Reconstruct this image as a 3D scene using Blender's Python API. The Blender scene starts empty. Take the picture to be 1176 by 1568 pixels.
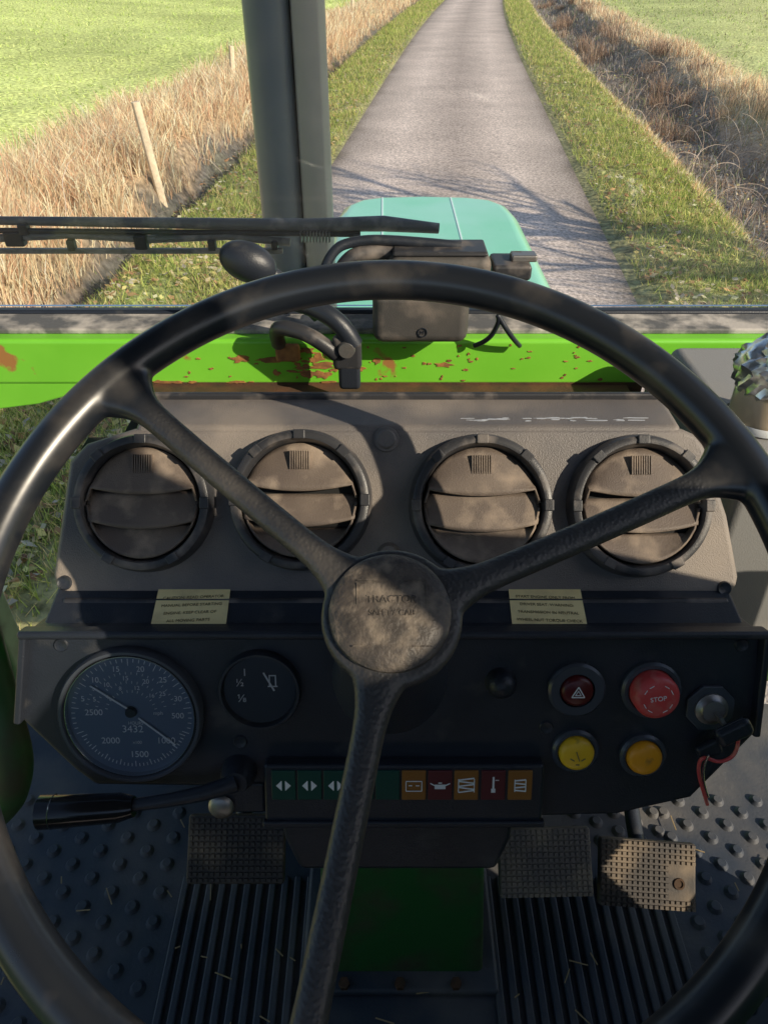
import bpy, bmesh, math, random
import numpy as np
from mathutils import Vector, Matrix
random.seed(4); rng=np.random.default_rng(4)
S=bpy.context.scene
S.view_settings.view_transform='Standard'; S.view_settings.look='None'; S.view_settings.exposure=0
H=2.3
# ---------------------------------------------------------------- helpers
def link(o): S.collection.objects.link(o); return o
def empty(name):
    o=bpy.data.objects.new(name,None); o.empty_display_size=.1; return link(o)
def mat(name,col,rough=.5,metal=0,var=None,vs=8,dust=None,ds=12,dlo=.5,dhi=.7,bump=0,bs=400,coat=0,spec=.5,cracks=0):
    m=bpy.data.materials.new(name); m.use_nodes=True; nt=m.node_tree; N=nt.nodes; L=nt.links
    b=N['Principled BSDF']; b.inputs['Roughness'].default_value=rough; b.inputs['Metallic'].default_value=metal
    b.inputs['Specular IOR Level'].default_value=spec; b.inputs['Coat Weight'].default_value=coat
    tc=N.new('ShaderNodeTexCoord')
    def noise(s,d=6):
        n=N.new('ShaderNodeTexNoise'); n.inputs['Scale'].default_value=s; n.inputs['Detail'].default_value=d
        L.new(tc.outputs['Object'],n.inputs['Vector']); return n
    def mix(f,a,c):
        x=N.new('ShaderNodeMix'); x.data_type='RGBA'; L.new(f,x.inputs[0])
        if isinstance(a,tuple): x.inputs[6].default_value=(*a,1)
        else: L.new(a,x.inputs[6])
        x.inputs[7].default_value=(*c,1); return x.outputs[2]
    def ramp(src,lo,hi):
        r=N.new('ShaderNodeMapRange'); r.inputs[1].default_value=lo; r.inputs[2].default_value=hi; L.new(src,r.inputs[0]); return r.outputs[0]
    out=None
    if var: out=mix(ramp(noise(vs).outputs[0],.35,.65),col,var)
    if dust:
        f=ramp(noise(ds,9).outputs[0],dlo,dhi)
        out=mix(f,out or col,dust)
        rr=N.new('ShaderNodeMapRange'); rr.inputs[3].default_value=rough; rr.inputs[4].default_value=min(1,rough+.35); L.new(f,rr.inputs[0]); L.new(rr.outputs[0],b.inputs['Roughness'])
    if out: L.new(out,b.inputs['Base Color'])
    else: b.inputs['Base Color'].default_value=(*col,1)
    if bump:
        n=noise(bs,3); bp=N.new('ShaderNodeBump'); bp.inputs['Strength'].default_value=bump; bp.inputs['Distance'].default_value=.001
        L.new(n.outputs[0],bp.inputs['Height']); L.new(bp.outputs[0],b.inputs['Normal'])
    return m
def frame(o,e):
    e=math.radians(e); c,s=math.cos(e),math.sin(e)
    return Matrix(((1,0,0,o[0]),(0,s,-c,o[1]),(0,c,s,o[2]),(0,0,0,1)))
I4=Matrix.Identity(4)
def fin(bm,parent,name,m,M=I4,bevel=0,seg=2,smooth=True,local=False):
    me=bpy.data.meshes.new(name)
    bmesh.ops.recalc_face_normals(bm,faces=bm.faces)
    if not local: bmesh.ops.transform(bm,matrix=M,verts=bm.verts)
    if smooth:
        for f in bm.faces: f.smooth=True
        if not bevel:
            for e in bm.edges:
                if len(e.link_faces)==2 and e.calc_face_angle(0)>math.radians(38): e.smooth=False
    bm.to_mesh(me); bm.free()
    if m: me.materials.append(m)
    o=link(bpy.data.objects.new(name,me))
    if local: o.matrix_world=M
    if parent: o.parent=parent
    if bevel:
        b=o.modifiers.new('b','BEVEL'); b.width=bevel; b.segments=seg; b.limit_method='ANGLE'; b.angle_limit=math.radians(38); b.harden_normals=True
    return o
def box(p,name,m,c,s,M=I4,bevel=0,seg=2,rot=0,taper=1,local=False):
    bm=bmesh.new(); bmesh.ops.create_cube(bm,size=1)
    for v in bm.verts:
        if taper!=1 and v.co.z>0: v.co.x*=taper; v.co.y*=taper
        v.co=Vector((v.co.x*s[0],v.co.y*s[1],v.co.z*s[2]))
    T=Matrix.Translation(c)@Matrix.Rotation(rot,4,'Z')
    bmesh.ops.transform(bm,matrix=T,verts=bm.verts)
    return fin(bm,p,name,m,M,bevel,seg,local=local)
def boxes(p,name,m,lst,M=I4,bevel=0):
    bm=bmesh.new()
    for c,s,r in lst:
        g=bmesh.ops.create_cube(bm,size=1)['verts']
        T=Matrix.Translation(c)@Matrix.Rotation(r,4,'Z')@Matrix.Diagonal((*s,1))
        bmesh.ops.transform(bm,matrix=T,verts=g)
    return fin(bm,p,name,m,M,bevel,smooth=False if not bevel else True)
def prism(p,name,m,out,w0,w1,M=I4,bevel=0,seg=3,scale0=1):
    bm=bmesh.new(); n=len(out)
    cx=sum(a for a,b in out)/n; cy=sum(b for a,b in out)/n
    A=[bm.verts.new((cx+(a-cx)*scale0,cy+(b-cy)*scale0,w0)) for a,b in out]; B=[bm.verts.new((a,b,w1)) for a,b in out]
    bm.faces.new(A[::-1]); bm.faces.new(B)
    for i in range(n): bm.faces.new((A[i],A[(i+1)%n],B[(i+1)%n],B[i]))
    return fin(bm,p,name,m,M,bevel,seg)
def blobs(p,name,m,lst,M,th=.0008):
    bm=bmesh.new()
    for u,v,a,b in lst:
        n=random.randint(9,15); A=[];B=[]
        for i in range(n):
            t=i*2*math.pi/n; k=random.uniform(.45,1.15)
            x,y=u+a*k*math.cos(t),v+b*k*math.sin(t); A.append(bm.verts.new((x,y,-.001))); B.append(bm.verts.new((x,y,th+random.uniform(0,.0004))))
        bm.faces.new(B)
        for i in range(n): bm.faces.new((A[i],A[(i+1)%n],B[(i+1)%n],B[i]))
    return fin(bm,p,name,m,M,smooth=False)
def lathe(p,name,m,prof,c=(0,0,0),M=I4,seg=64,tilt=None):
    bm=bmesh.new(); rings=[]
    for r,z in prof:
        if r<1e-6: rings.append([bm.verts.new((0,0,z))])
        else: rings.append([bm.verts.new((r*math.cos(2*math.pi*i/seg),r*math.sin(2*math.pi*i/seg),z)) for i in range(seg)])
    for a,b in zip(rings,rings[1:]):
        for i in range(seg):
            j=(i+1)%seg
            if len(a)==1 and len(b)==1: continue
            if len(a)==1: bm.faces.new((a[0],b[i],b[j]))
            elif len(b)==1: bm.faces.new((a[i],a[j],b[0]))
            else: bm.faces.new((a[i],a[j],b[j],b[i]))
    T=Matrix.Translation(c)
    if tilt: T=T@tilt
    bmesh.ops.transform(bm,matrix=T,verts=bm.verts)
    return fin(bm,p,name,m,M)
def tube(p,name,m,pts,r,M=I4,radii=None,smooth=True):
    cu=bpy.data.curves.new(name,'CURVE'); cu.dimensions='3D'; cu.bevel_depth=r; cu.bevel_resolution=5; cu.use_fill_caps=True
    sp=cu.splines.new('NURBS' if smooth else 'POLY'); sp.points.add(len(pts)-1)
    for i,q in enumerate(pts):
        q=M@Vector(q); sp.points[i].co=(*q,1); sp.points[i].radius=radii[i] if radii else 1
    if smooth: sp.order_u=3; sp.use_endpoint_u=True
    cu.materials.append(m); o=link(bpy.data.objects.new(name,cu)); o.parent=p; return o
def text(p,s,m,u,v,w,size,M,rot=0,ext=.0002):
    cu=bpy.data.curves.new('print','FONT'); cu.body=s; cu.size=size; cu.align_x='CENTER'; cu.align_y='CENTER'; cu.extrude=ext
    cu.materials.append(m); o=link(bpy.data.objects.new('print',cu)); o.matrix_world=M@Matrix.Translation((u,v,w))@Matrix.Rotation(rot,4,'Z'); o.parent=p; return o
def ell(p,name,m,c,s,M=I4,R=None):
    bm=bmesh.new(); bmesh.ops.create_uvsphere(bm,u_segments=32,v_segments=20,radius=1)
    T=Matrix.Translation(c)@(R or I4)@Matrix.Diagonal((*s,1)); bmesh.ops.transform(bm,matrix=T,verts=bm.verts)
    return fin(bm,p,name,m,M)
def glassmat(name,tint=(1,1,1),dirt=.03,ior=1.45):
    m=bpy.data.materials.new(name); m.use_nodes=True; nt=m.node_tree; N=nt.nodes; L=nt.links; N.clear()
    o=N.new('ShaderNodeOutputMaterial'); t=N.new('ShaderNodeBsdfTransparent'); g=N.new('ShaderNodeBsdfGlossy'); g.inputs['Roughness'].default_value=.03
    t.inputs[0].default_value=(*tint,1); f=N.new('ShaderNodeFresnel'); f.inputs[0].default_value=ior
    mx=N.new('ShaderNodeMixShader'); L.new(f.outputs[0],mx.inputs[0]); L.new(t.outputs[0],mx.inputs[1]); L.new(g.outputs[0],mx.inputs[2])
    d=N.new('ShaderNodeBsdfDiffuse'); d.inputs[0].default_value=(.75,.76,.75,1); mx2=N.new('ShaderNodeMixShader')
    tc=N.new('ShaderNodeTexCoord'); n=N.new('ShaderNodeTexNoise'); n.inputs['Scale'].default_value=9; n.inputs['Detail'].default_value=8; L.new(tc.outputs['Object'],n.inputs['Vector'])
    r=N.new('ShaderNodeMapRange'); r.inputs[1].default_value=.35; r.inputs[2].default_value=.8; r.inputs[3].default_value=dirt*.4; r.inputs[4].default_value=dirt*2; L.new(n.outputs[0],r.inputs[0])
    L.new(r.outputs[0],mx2.inputs[0]); L.new(mx.outputs[0],mx2.inputs[1]); L.new(d.outputs[0],mx2.inputs[2]); L.new(mx2.outputs[0],o.inputs[0]); return m

# ---------------------------------------------------------------- materials
m_panel=mat('vent_plastic',(.120,.112,.112),.45,var=(.17,.152,.142),vs=14,dust=(.36,.305,.255),ds=9,dlo=.46,dhi=.80,bump=.6,bs=900)
m_house=mat('housing_plastic',(.065,.062,.060),.5,var=(.09,.083,.076),vs=24,dust=(.20,.165,.14),ds=30,dlo=.48,dhi=.76,bump=.5,bs=900)
m_black=mat('black_plastic',(.017,.022,.032),.38,var=(.025,.030,.042),vs=20,dust=(.09,.088,.085),ds=25,dlo=.60,dhi=.85,bump=.35,bs=700)
m_ring=mat('vent_ring',(.036,.037,.042),.40,dust=(.24,.205,.18),ds=30,dlo=.50,dhi=.77,bump=.2,bs=800)
m_slat=mat('vent_slat',(.115,.090,.076),.55,var=(.165,.130,.105),vs=25,dust=(.34,.27,.21),ds=40,dlo=.5,dhi=.75,bump=.4,bs=900)
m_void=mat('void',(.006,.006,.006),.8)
m_green=mat('green_paint',(.17,.56,.035),.35,var=(.22,.64,.05),vs=6,dust=(.36,.17,.05),ds=22,dlo=.66,dhi=.71,bump=.15,bs=60,coat=.2)
m_green2=mat('green_plain',(.022,.13,.030),.45,dust=(.07,.065,.04),ds=18,dlo=.42,dhi=.75)
m_rust=mat('rust',(.42,.19,.06),.85,var=(.22,.10,.04),vs=90,bump=.6,bs=300)
m_drust=mat('dark_rust',(.06,.035,.02),.85,var=(.12,.055,.025),vs=40,bump=.6,bs=300)
m_rubber=mat('rubber_mat',(.030,.042,.062),.48,var=(.045,.055,.075),vs=5,dust=(.16,.145,.13),ds=7,dlo=.46,dhi=.78,bump=.5,bs=250)
m_pedal=mat('pedal_rubber',(.05,.043,.040),.6,dust=(.28,.22,.16),ds=20,dlo=.45,dhi=.75,bump=.4,bs=400)
m_sill=mat('sill_rubber',(.12,.12,.12),.6,dust=(.48,.45,.42),ds=30,dlo=.43,dhi=.63,bump=.5,bs=200)
m_wip=mat('wiper_metal',(.16,.16,.17),.40,dust=(.42,.38,.36),ds=40,dlo=.46,dhi=.7,bump=.4,bs=300)
m_metal=mat('worn_metal',(.35,.34,.33),.4,metal=.8,dust=(.15,.12,.10),ds=60,dlo=.5,dhi=.7)
m_chrome=mat('chrome',(.7,.7,.7),.2,metal=1)
m_white=mat('white_print',(.85,.88,.9),.5)
m_scuff=mat('scuff',(.36,.39,.44),.6)
m_ink=mat('ink',(.20,.16,.08),.6)
m_label=mat('yellow_label',(.95,.80,.40),.55,dust=(.75,.62,.32),ds=60,dlo=.5,dhi=.75)
m_face=mat('gauge_face',(.15,.21,.30),.35)
m_red=mat('red_plastic',(.70,.08,.08),.35,dust=(.65,.22,.18),ds=80,dlo=.5,dhi=.7)
m_dred=mat('dark_red_plastic',(.10,.012,.014),.3)
m_yel=mat('yellow_plastic',(.95,.58,.03),.35,dust=(.5,.3,.03),ds=90,dlo=.62,dhi=.75)
m_ora=mat('orange_plastic',(.95,.40,.02),.35,dust=(.5,.22,.03),ds=90,dlo=.62,dhi=.75)
m_tgreen=mat('lamp_green',(.01,.065,.050),.3); m_tora=mat('lamp_orange',(.30,.13,.03),.3); m_tred=mat('lamp_red',(.12,.026,.03),.3)
m_gray=mat('grey_console',(.26,.26,.26),.5,dust=(.36,.33,.30),ds=12,dlo=.5,dhi=.8,bump=.3,bs=600)
m_glassg=glassmat('gauge_glass',dirt=.02,ior=1.5)
m_wind=glassmat('windscreen_glass',(.99,.995,.99),dirt=.014)

# ---------------------------------------------------------------- terrain
def xc(Y):
    Y=np.asarray(Y,float); t=np.clip(Y-20,0,None); return -.05+.09*Y+np.minimum(.0006*t*t,.05*t+2)
PD=[-400,-12,-5.6,-4.3,-3.85,-3.6,-3.2,-2.9,-2.8,-1.85,-1.6,-1.5,1.5,1.6,1.85,2.9,3.15,3.7,4.5,5.4,5.9,12,400]
PZ=[22,.35,.12,.06,.0,-.45,-.5,-.06,.0,.04,.005,-.04,-.04,.005,.04,.05,-.15,-.62,-.55,-.02,.12,.15,1.0]
def hz(d): return np.interp(d,PD,PZ)
def grid(name,ds,Ys,zf,m,parent=None):
    D,Y=np.meshgrid(ds,Ys); X=xc(Y)+D; Z=zf(D,X,Y); nr,nc=D.shape
    v=np.stack([X,Y,Z],-1).reshape(-1,3); idx=np.arange(nr*nc).reshape(nr,nc)
    f=np.stack([idx[:-1,:-1],idx[:-1,1:],idx[1:,1:],idx[1:,:-1]],-1).reshape(-1,4)
    me=bpy.data.meshes.new(name); me.from_pydata(v.tolist(),[],f.tolist()); me.polygons.foreach_set('use_smooth',[True]*len(f))
    a=me.attributes.new('off','FLOAT','POINT'); a.data.foreach_set('value',D.reshape(-1).astype(np.float32))
    me.materials.append(m); return link(bpy.data.objects.new(name,me))
def ground_mat():
    m=bpy.data.materials.new('ground_soil_grass'); m.use_nodes=True; N=m.node_tree.nodes; L=m.node_tree.links; b=N['Principled BSDF']; b.inputs['Roughness'].default_value=.95; b.inputs['Specular IOR Level'].default_value=.1
    at=N.new('ShaderNodeAttribute'); at.attribute_name='off'; tc=N.new('ShaderNodeTexCoord')
    n=N.new('ShaderNodeTexNoise'); n.inputs['Scale'].default_value=.9; n.inputs['Detail'].default_value=9; L.new(tc.outputs['Object'],n.inputs['Vector'])
    ma=N.new('ShaderNodeMath'); ma.operation='MULTIPLY_ADD'; L.new(n.outputs[0],ma.inputs[0]); ma.inputs[1].default_value=1.4; L.new(at.outputs['Fac'],ma.inputs[2])
    mr=N.new('ShaderNodeMapRange'); mr.inputs[1].default_value=-9.3; mr.inputs[2].default_value=10.7; L.new(ma.outputs[0],mr.inputs[0])
    cr=N.new('ShaderNodeValToRGB'); L.new(mr.outputs[0],cr.inputs[0]); e=cr.color_ramp.elements
    def P(d): return (d+10)/20
    st=[(-9.9,(.66,.76,.28)),(-6.2,(.66,.76,.28)),(-5.2,(.66,.50,.30)),(-4.0,(.58,.42,.26)),(-3.6,(.16,.15,.14)),(-3.1,(.20,.21,.13)),(-2.7,(.42,.48,.18)),(-1.7,(.36,.35,.18)),(1.7,(.36,.35,.18)),(2.7,(.44,.48,.18)),(3.0,(.62,.50,.32)),(3.8,(.24,.22,.21)),(5.0,(.38,.31,.25)),(5.8,(.72,.58,.38)),(7.0,(.54,.60,.26))]
    e[0].position=P(st[0][0]); e[0].color=(*st[0][1],1); e[1].position=P(st[-1][0]); e[1].color=(*st[-1][1],1)
    for d,c in st[1:-1]:
        x=e.new(P(d)); x.color=(*c,1)
    n2=N.new('ShaderNodeTexNoise'); n2.inputs['Scale'].default_value=14; n2.inputs['Detail'].default_value=8; L.new(tc.outputs['Object'],n2.inputs['Vector'])
    r2=N.new('ShaderNodeMapRange'); r2.inputs[1].default_value=.3; r2.inputs[2].default_value=.7; r2.inputs[3].default_value=.45; r2.inputs[4].default_value=1.5; L.new(n2.outputs[0],r2.inputs[0])
    vm=N.new('ShaderNodeVectorMath'); vm.operation='SCALE'; L.new(cr.outputs[0],vm.inputs[0]); L.new(r2.outputs[0],vm.inputs['Scale'])
    n4=N.new('ShaderNodeTexNoise'); n4.inputs['Scale'].default_value=.22; n4.inputs['Detail'].default_value=7; L.new(tc.outputs['Object'],n4.inputs['Vector'])
    r4=N.new('ShaderNodeMapRange'); r4.inputs[1].default_value=.35; r4.inputs[2].default_value=.65; r4.inputs[3].default_value=.75; r4.inputs[4].default_value=1.12; L.new(n4.outputs[0],r4.inputs[0])
    vm2=N.new('ShaderNodeVectorMath'); vm2.operation='SCALE'; L.new(vm.outputs[0],vm2.inputs[0]); L.new(r4.outputs[0],vm2.inputs['Scale']); L.new(vm2.outputs[0],b.inputs['Base Color'])
    bp=N.new('ShaderNodeBump'); bp.inputs['Strength'].default_value=.8; bp.inputs['Distance'].default_value=.04; L.new(n2.outputs[0],bp.inputs['Height']); L.new(bp.outputs[0],b.inputs['Normal'])
    return m
def road_mat():
    m=bpy.data.materials.new('asphalt'); m.use_nodes=True; N=m.node_tree.nodes; L=m.node_tree.links; b=N['Principled BSDF']; b.inputs['Roughness'].default_value=.7; b.inputs['Specular IOR Level'].default_value=.35
    at=N.new('ShaderNodeAttribute'); at.attribute_name='off'; tc=N.new('ShaderNodeTexCoord')
    ab=N.new('ShaderNodeMath'); ab.operation='ABSOLUTE'; L.new(at.outputs['Fac'],ab.inputs[0])
    n0=N.new('ShaderNodeTexNoise'); n0.inputs['Scale'].default_value=1.2; n0.inputs['Detail'].default_value=6; L.new(tc.outputs['Object'],n0.inputs['Vector'])
    ad=N.new('ShaderNodeMath'); ad.operation='MULTIPLY_ADD'; L.new(n0.outputs[0],ad.inputs[0]); ad.inputs[1].default_value=.35; L.new(ab.outputs[0],ad.inputs[2])
    cr=N.new('ShaderNodeValToRGB'); mr=N.new('ShaderNodeMapRange'); mr.inputs[1].default_value=.15; mr.inputs[2].default_value=1.85; L.new(ad.outputs[0],mr.inputs[0]); L.new(mr.outputs[0],cr.inputs[0])
    k=2.6
    e=cr.color_ramp.elements; e[0].color=(.195*k,.164*k,.146*k,1); e[1].color=(.20,.17,.12,1)
    for p,c in ((.3,(.25,.212,.190)),(.5,(.29,.247,.222)),(.7,(.245,.208,.186)),(.86,(.195,.166,.148)),(.95,(.12,.10,.085))):
        x=e.new(p); x.color=(*[q*k for q in c],1)
    vo=N.new('ShaderNodeTexVoronoi'); vo.inputs['Scale'].default_value=85; L.new(tc.outputs['Object'],vo.inputs['Vector'])
    n2=N.new('ShaderNodeTexNoise'); n2.inputs['Scale'].default_value=34; n2.inputs['Detail'].default_value=6; L.new(tc.outputs['Object'],n2.inputs['Vector'])
    r2=N.new('ShaderNodeMapRange'); r2.inputs[1].default_value=.3; r2.inputs[2].default_value=.7; r2.inputs[3].default_value=.45; r2.inputs[4].default_value=1.4; L.new(n2.outputs[0],r2.inputs[0])
    n5=N.new('ShaderNodeTexNoise'); n5.inputs['Scale'].default_value=.7; n5.inputs['Detail'].default_value=8; L.new(tc.outputs['Object'],n5.inputs['Vector'])
    r5=N.new('ShaderNodeMapRange'); r5.inputs[1].default_value=.35; r5.inputs[2].default_value=.65; r5.inputs[3].default_value=.86; r5.inputs[4].default_value=1.1; L.new(n5.outputs[0],r5.inputs[0])
    mu=N.new('ShaderNodeMath'); mu.operation='MULTIPLY'; L.new(r2.outputs[0],mu.inputs[0]); L.new(r5.outputs[0],mu.inputs[1])
    vm=N.new('ShaderNodeVectorMath'); vm.operation='SCALE'; L.new(cr.outputs[0],vm.inputs[0]); L.new(mu.outputs[0],vm.inputs['Scale']); L.new(vm.outputs[0],b.inputs['Base Color'])
    bp=N.new('ShaderNodeBump'); bp.inputs['Strength'].default_value=.6; bp.inputs['Distance'].default_value=.006; L.new(vo.outputs[0],bp.inputs['Height']); L.new(bp.outputs[0],b.inputs['Normal'])
    return m
ds=np.concatenate([[-400,-200,-100,-60,-40,-25,-18,-13,-10],np.arange(-8,8.01,.12),[10,13,18,25,40,60,100,200,400]])
Ys=np.concatenate([np.arange(-20,45,.3),45*1.06**np.arange(0,48)])
def zf(D,X,Y):
    z=hz(D); a=np.where(np.abs(D)<1.7,0,1)
    return z+a*(.03*np.sin(X*3.1+Y*1.7)*np.sin(Y*2.3-X)+.02*np.sin(X*7+1)*np.sin(Y*6.1)+.05*np.sin(Y*.6)*np.where(np.abs(D)>3,1,0))
grid('ground',ds,Ys,zf,ground_mat())
def zr(D,X,Y): return .012-.012*(D/1.6)**2+.0*Y
grid('road',np.linspace(-1.66,1.66,23),Ys,zr,road_mat())

# blades ----------------------------------------------------------
def blade_mat(name,tr=.35):
    m=bpy.data.materials.new(name); m.use_nodes=True; N=m.node_tree.nodes; L=m.node_tree.links; N.clear()
    o=N.new('ShaderNodeOutputMaterial'); at=N.new('ShaderNodeAttribute'); at.attribute_name='col'
    d=N.new('ShaderNodeBsdfDiffuse'); t=N.new('ShaderNodeBsdfTranslucent'); mx=N.new('ShaderNodeMixShader'); mx.inputs[0].default_value=tr
    L.new(at.outputs['Color'],d.inputs[0]); L.new(at.outputs['Color'],t.inputs[0]); L.new(d.outputs[0],mx.inputs[1]); L.new(t.outputs[0],mx.inputs[2]); L.new(mx.outputs[0],o.inputs[0]); return m
BM=blade_mat('grass_blade')
def blades(name,pos,h,w,lean,cols,tall=False):
    n=len(pos); yaw=rng.uniform(0,6.283,n); ld=rng.uniform(0,6.283,n)
    if tall: yaw=rng.normal(.96,.9,n)
    dx=np.stack([np.cos(yaw),np.sin(yaw),np.zeros(n)],1)*(w/2)[:,None]
    lv=np.stack([np.cos(ld),np.sin(ld),np.zeros(n)],1)*(lean*h)[:,None]
    up=np.zeros((n,3)); up[:,2]=h
    if tall:
        vs=[pos-dx,pos+dx,pos+dx*.8+up*.6+lv*.35,pos-dx*.8+up*.6+lv*.35,pos+up+lv]; k=5
        fa=[[0,1,2,3],[3,2,4]]
    else:
        vs=[pos-dx,pos+dx,pos+up+lv]; k=3; fa=[[0,1,2]]
    v=np.stack(vs,1).reshape(-1,3); base=np.arange(n)*k
    me=bpy.data.meshes.new(name)
    lt=sum(len(f) for f in fa); loops=np.concatenate([base[:,None]+np.array(f)[None] for f in fa],1).reshape(-1)
    ls=[];off=0
    for f in fa: ls.append(off); off+=len(f)
    starts=(np.arange(n)[:,None]*lt+np.array(ls)[None]).reshape(-1)
    me.vertices.add(len(v)); me.vertices.foreach_set('co',v.astype(np.float32).reshape(-1))
    me.loops.add(len(loops)); me.loops.foreach_set('vertex_index',loops.astype(np.int32))
    me.polygons.add(len(starts)); me.polygons.foreach_set('loop_start',starts.astype(np.int32))
    me.update(calc_edges=True)
    a=me.attributes.new('col','FLOAT_COLOR','POINT'); c=np.ones((n,k,4)); c[:,:,:3]=cols[:,None,:]
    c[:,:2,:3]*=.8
    a.data.foreach_set('color',np.clip(c,0,.94).astype(np.float32).reshape(-1))
    me.materials.append(BM); me.validate(); return link(bpy.data.objects.new(name,me))
def scat(n,d0,d1,y0,y1,logy=True):
    u=rng.random(n); Y=np.exp(np.log(y0)+u*(np.log(y1)-np.log(y0))) if logy else y0+u*(y1-y0)
    d=rng.uniform(d0,d1,n); X=xc(Y)+d; Z=zf(d,X,Y); return d,np.stack([X,Y,Z],1)
def pal(n,cs,ws=None):
    cs=np.array(cs); i=rng.choice(len(cs),n,p=ws); return cs[i]*rng.uniform(.7,1.3,(n,1))
def clump(p,s=1.0): return .5+.5*np.sin(p[:,0]*2.7*s+np.sin(p[:,1]*1.9*s)*2)*np.sin(p[:,1]*2.3*s+np.sin(p[:,0]*3.1*s))
G1=[(.48,.60,.15),(.55,.64,.19),(.68,.66,.23),(.78,.64,.34),(.26,.36,.10)]
vg=empty('verge_grass')
for i,(a,b,n) in enumerate(((-2.95,-1.64,75000),(1.68,3.05,75000))):
    d,p=scat(n,a,b,2.0,70); r=p[:,1]; c=clump(p); keep=rng.random(n)<.35+.65*c; 
    edge=np.minimum(np.abs(np.abs(d)-1.62)/.35,1); keep&=rng.random(n)<(.3+.7*edge)
    d,p,r,c=d[keep],p[keep],r[keep],c[keep]
    h=rng.uniform(.025,.075,len(p))*(1+.6*c)*(1+r/60); w=rng.uniform(.004,.008,len(p))*(1+r/12)
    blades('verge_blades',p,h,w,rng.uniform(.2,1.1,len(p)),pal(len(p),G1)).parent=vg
d,p=scat(95000,-60,-5.0,5,160)
fc=empty('crop_grass')
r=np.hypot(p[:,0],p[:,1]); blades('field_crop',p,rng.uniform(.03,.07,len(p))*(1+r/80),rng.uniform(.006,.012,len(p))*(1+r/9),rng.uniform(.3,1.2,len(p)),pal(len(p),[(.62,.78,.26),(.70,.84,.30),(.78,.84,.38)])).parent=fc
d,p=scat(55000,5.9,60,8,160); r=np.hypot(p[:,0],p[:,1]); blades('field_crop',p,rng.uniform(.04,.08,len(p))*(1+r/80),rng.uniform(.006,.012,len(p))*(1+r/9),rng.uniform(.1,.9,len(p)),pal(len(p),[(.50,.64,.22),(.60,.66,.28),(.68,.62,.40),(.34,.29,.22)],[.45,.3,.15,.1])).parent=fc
STR=[(.93,.72,.48),(.94,.80,.56),(.90,.64,.42),(.94,.86,.64),(.70,.45,.30)]
tg=empty('tall_dry_grass')
def tallg(n,a,b,y0,y1,h0,h1,cols,k=1,thin=.25,par=None):
    d,p=scat(n,a,b,y0,y1); c=clump(p,.8); kp=rng.random(n)<thin+(1-thin)*c; d,p,c=d[kp],p[kp],c[kp]; r=p[:,1]
    prof=np.sin(np.clip((d-a)/(b-a),0,1)*math.pi)**.5
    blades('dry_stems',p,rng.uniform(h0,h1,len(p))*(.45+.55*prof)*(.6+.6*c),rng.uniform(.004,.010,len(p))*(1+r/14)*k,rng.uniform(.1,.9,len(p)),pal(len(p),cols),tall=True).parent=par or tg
tallg(62000,-5.4,-3.65,3.5,110,.18,.60,STR)
tallg(9000,-6.2,-4.9,3.5,90,.10,.35,STR+[(.6,.7,.25)]*2,thin=.05)
tallg(6000,-3.7,-2.95,3.5,60,.06,.2,[(.5,.38,.28),(.16,.13,.10),(.22,.26,.12),(.3,.28,.26)])
tallg(26000,5.3,6.2,5,110,.10,.36,STR,thin=.05)
tallg(12000,2.85,3.2,4,90,.04,.14,STR)
tallg(22000,3.2,5.5,4,80,.05,.22,[(.36,.30,.25),(.26,.22,.20),(.62,.54,.46),(.28,.34,.18),(.52,.53,.55)])
sh=empty('ditch_shrubs')
def shrubs():
    P=[];Hh=[];
    for i in range(46):
        Y=math.exp(rng.uniform(math.log(7.5),math.log(60))); d=rng.uniform(3.9,5.7); x=float(xc(Y))+d; z=float(hz(d)); hgt=rng.uniform(.25,.75); n=int(rng.uniform(60,150))
        P.append(np.stack([x+rng.normal(0,.16,n),Y+rng.normal(0,.18,n),np.full(n,z)],1)); Hh.append(rng.uniform(.4,1,n)*hgt)
    P=np.concatenate(P); Hh=np.concatenate(Hh); n=len(P)
    blades('shrub_stems',P,Hh,rng.uniform(.004,.009,n)*(1+P[:,1]/20),rng.uniform(.1,.9,n),pal(n,[(.50,.34,.24),(.36,.24,.18),(.62,.48,.36),(.26,.19,.15)]),tall=True).parent=sh
shrubs()
def leaves(n,a,b,y1,cs,s1=.04):
    d,p=scat(n,a,b,2,y1); p[:,2]+=rng.uniform(.01,.05,n); yaw=rng.uniform(0,6.28,n); s=rng.uniform(.018,s1,n)
    ux=np.stack([np.cos(yaw),np.sin(yaw),rng.uniform(-.5,.5,n)],1)*s[:,None]; uy=np.stack([-np.sin(yaw),np.cos(yaw),rng.uniform(-.5,.5,n)],1)*(s*.65)[:,None]
    v=np.stack([p-ux,p-uy,p+ux,p+uy],1).reshape(-1,3); me=bpy.data.meshes.new('leaves'); me.from_pydata(v.tolist(),[],(np.arange(n*4).reshape(n,4)).tolist())
    at=me.attributes.new('col','FLOAT_COLOR','POINT'); c=np.ones((n,4,4)); c[:,:,:3]=pal(n,cs)[:,None,:]; at.data.foreach_set('color',np.clip(c,0,.9).astype(np.float32).reshape(-1)); me.materials.append(BM)
    return link(bpy.data.objects.new('fallen_leaves',me))
LC=[(.66,.42,.22),(.48,.28,.16),(.84,.70,.46),(.66,.60,.50),(.88,.76,.32),(.30,.18,.12)]
leaves(6500,-3.6,-1.75,25,LC); leaves(11000,1.72,5.2,25,LC)
bb=empty('bramble_twigs')
m_twig=mat('twig',(.42,.31,.23),.8,var=(.70,.60,.52),vs=3)
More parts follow.
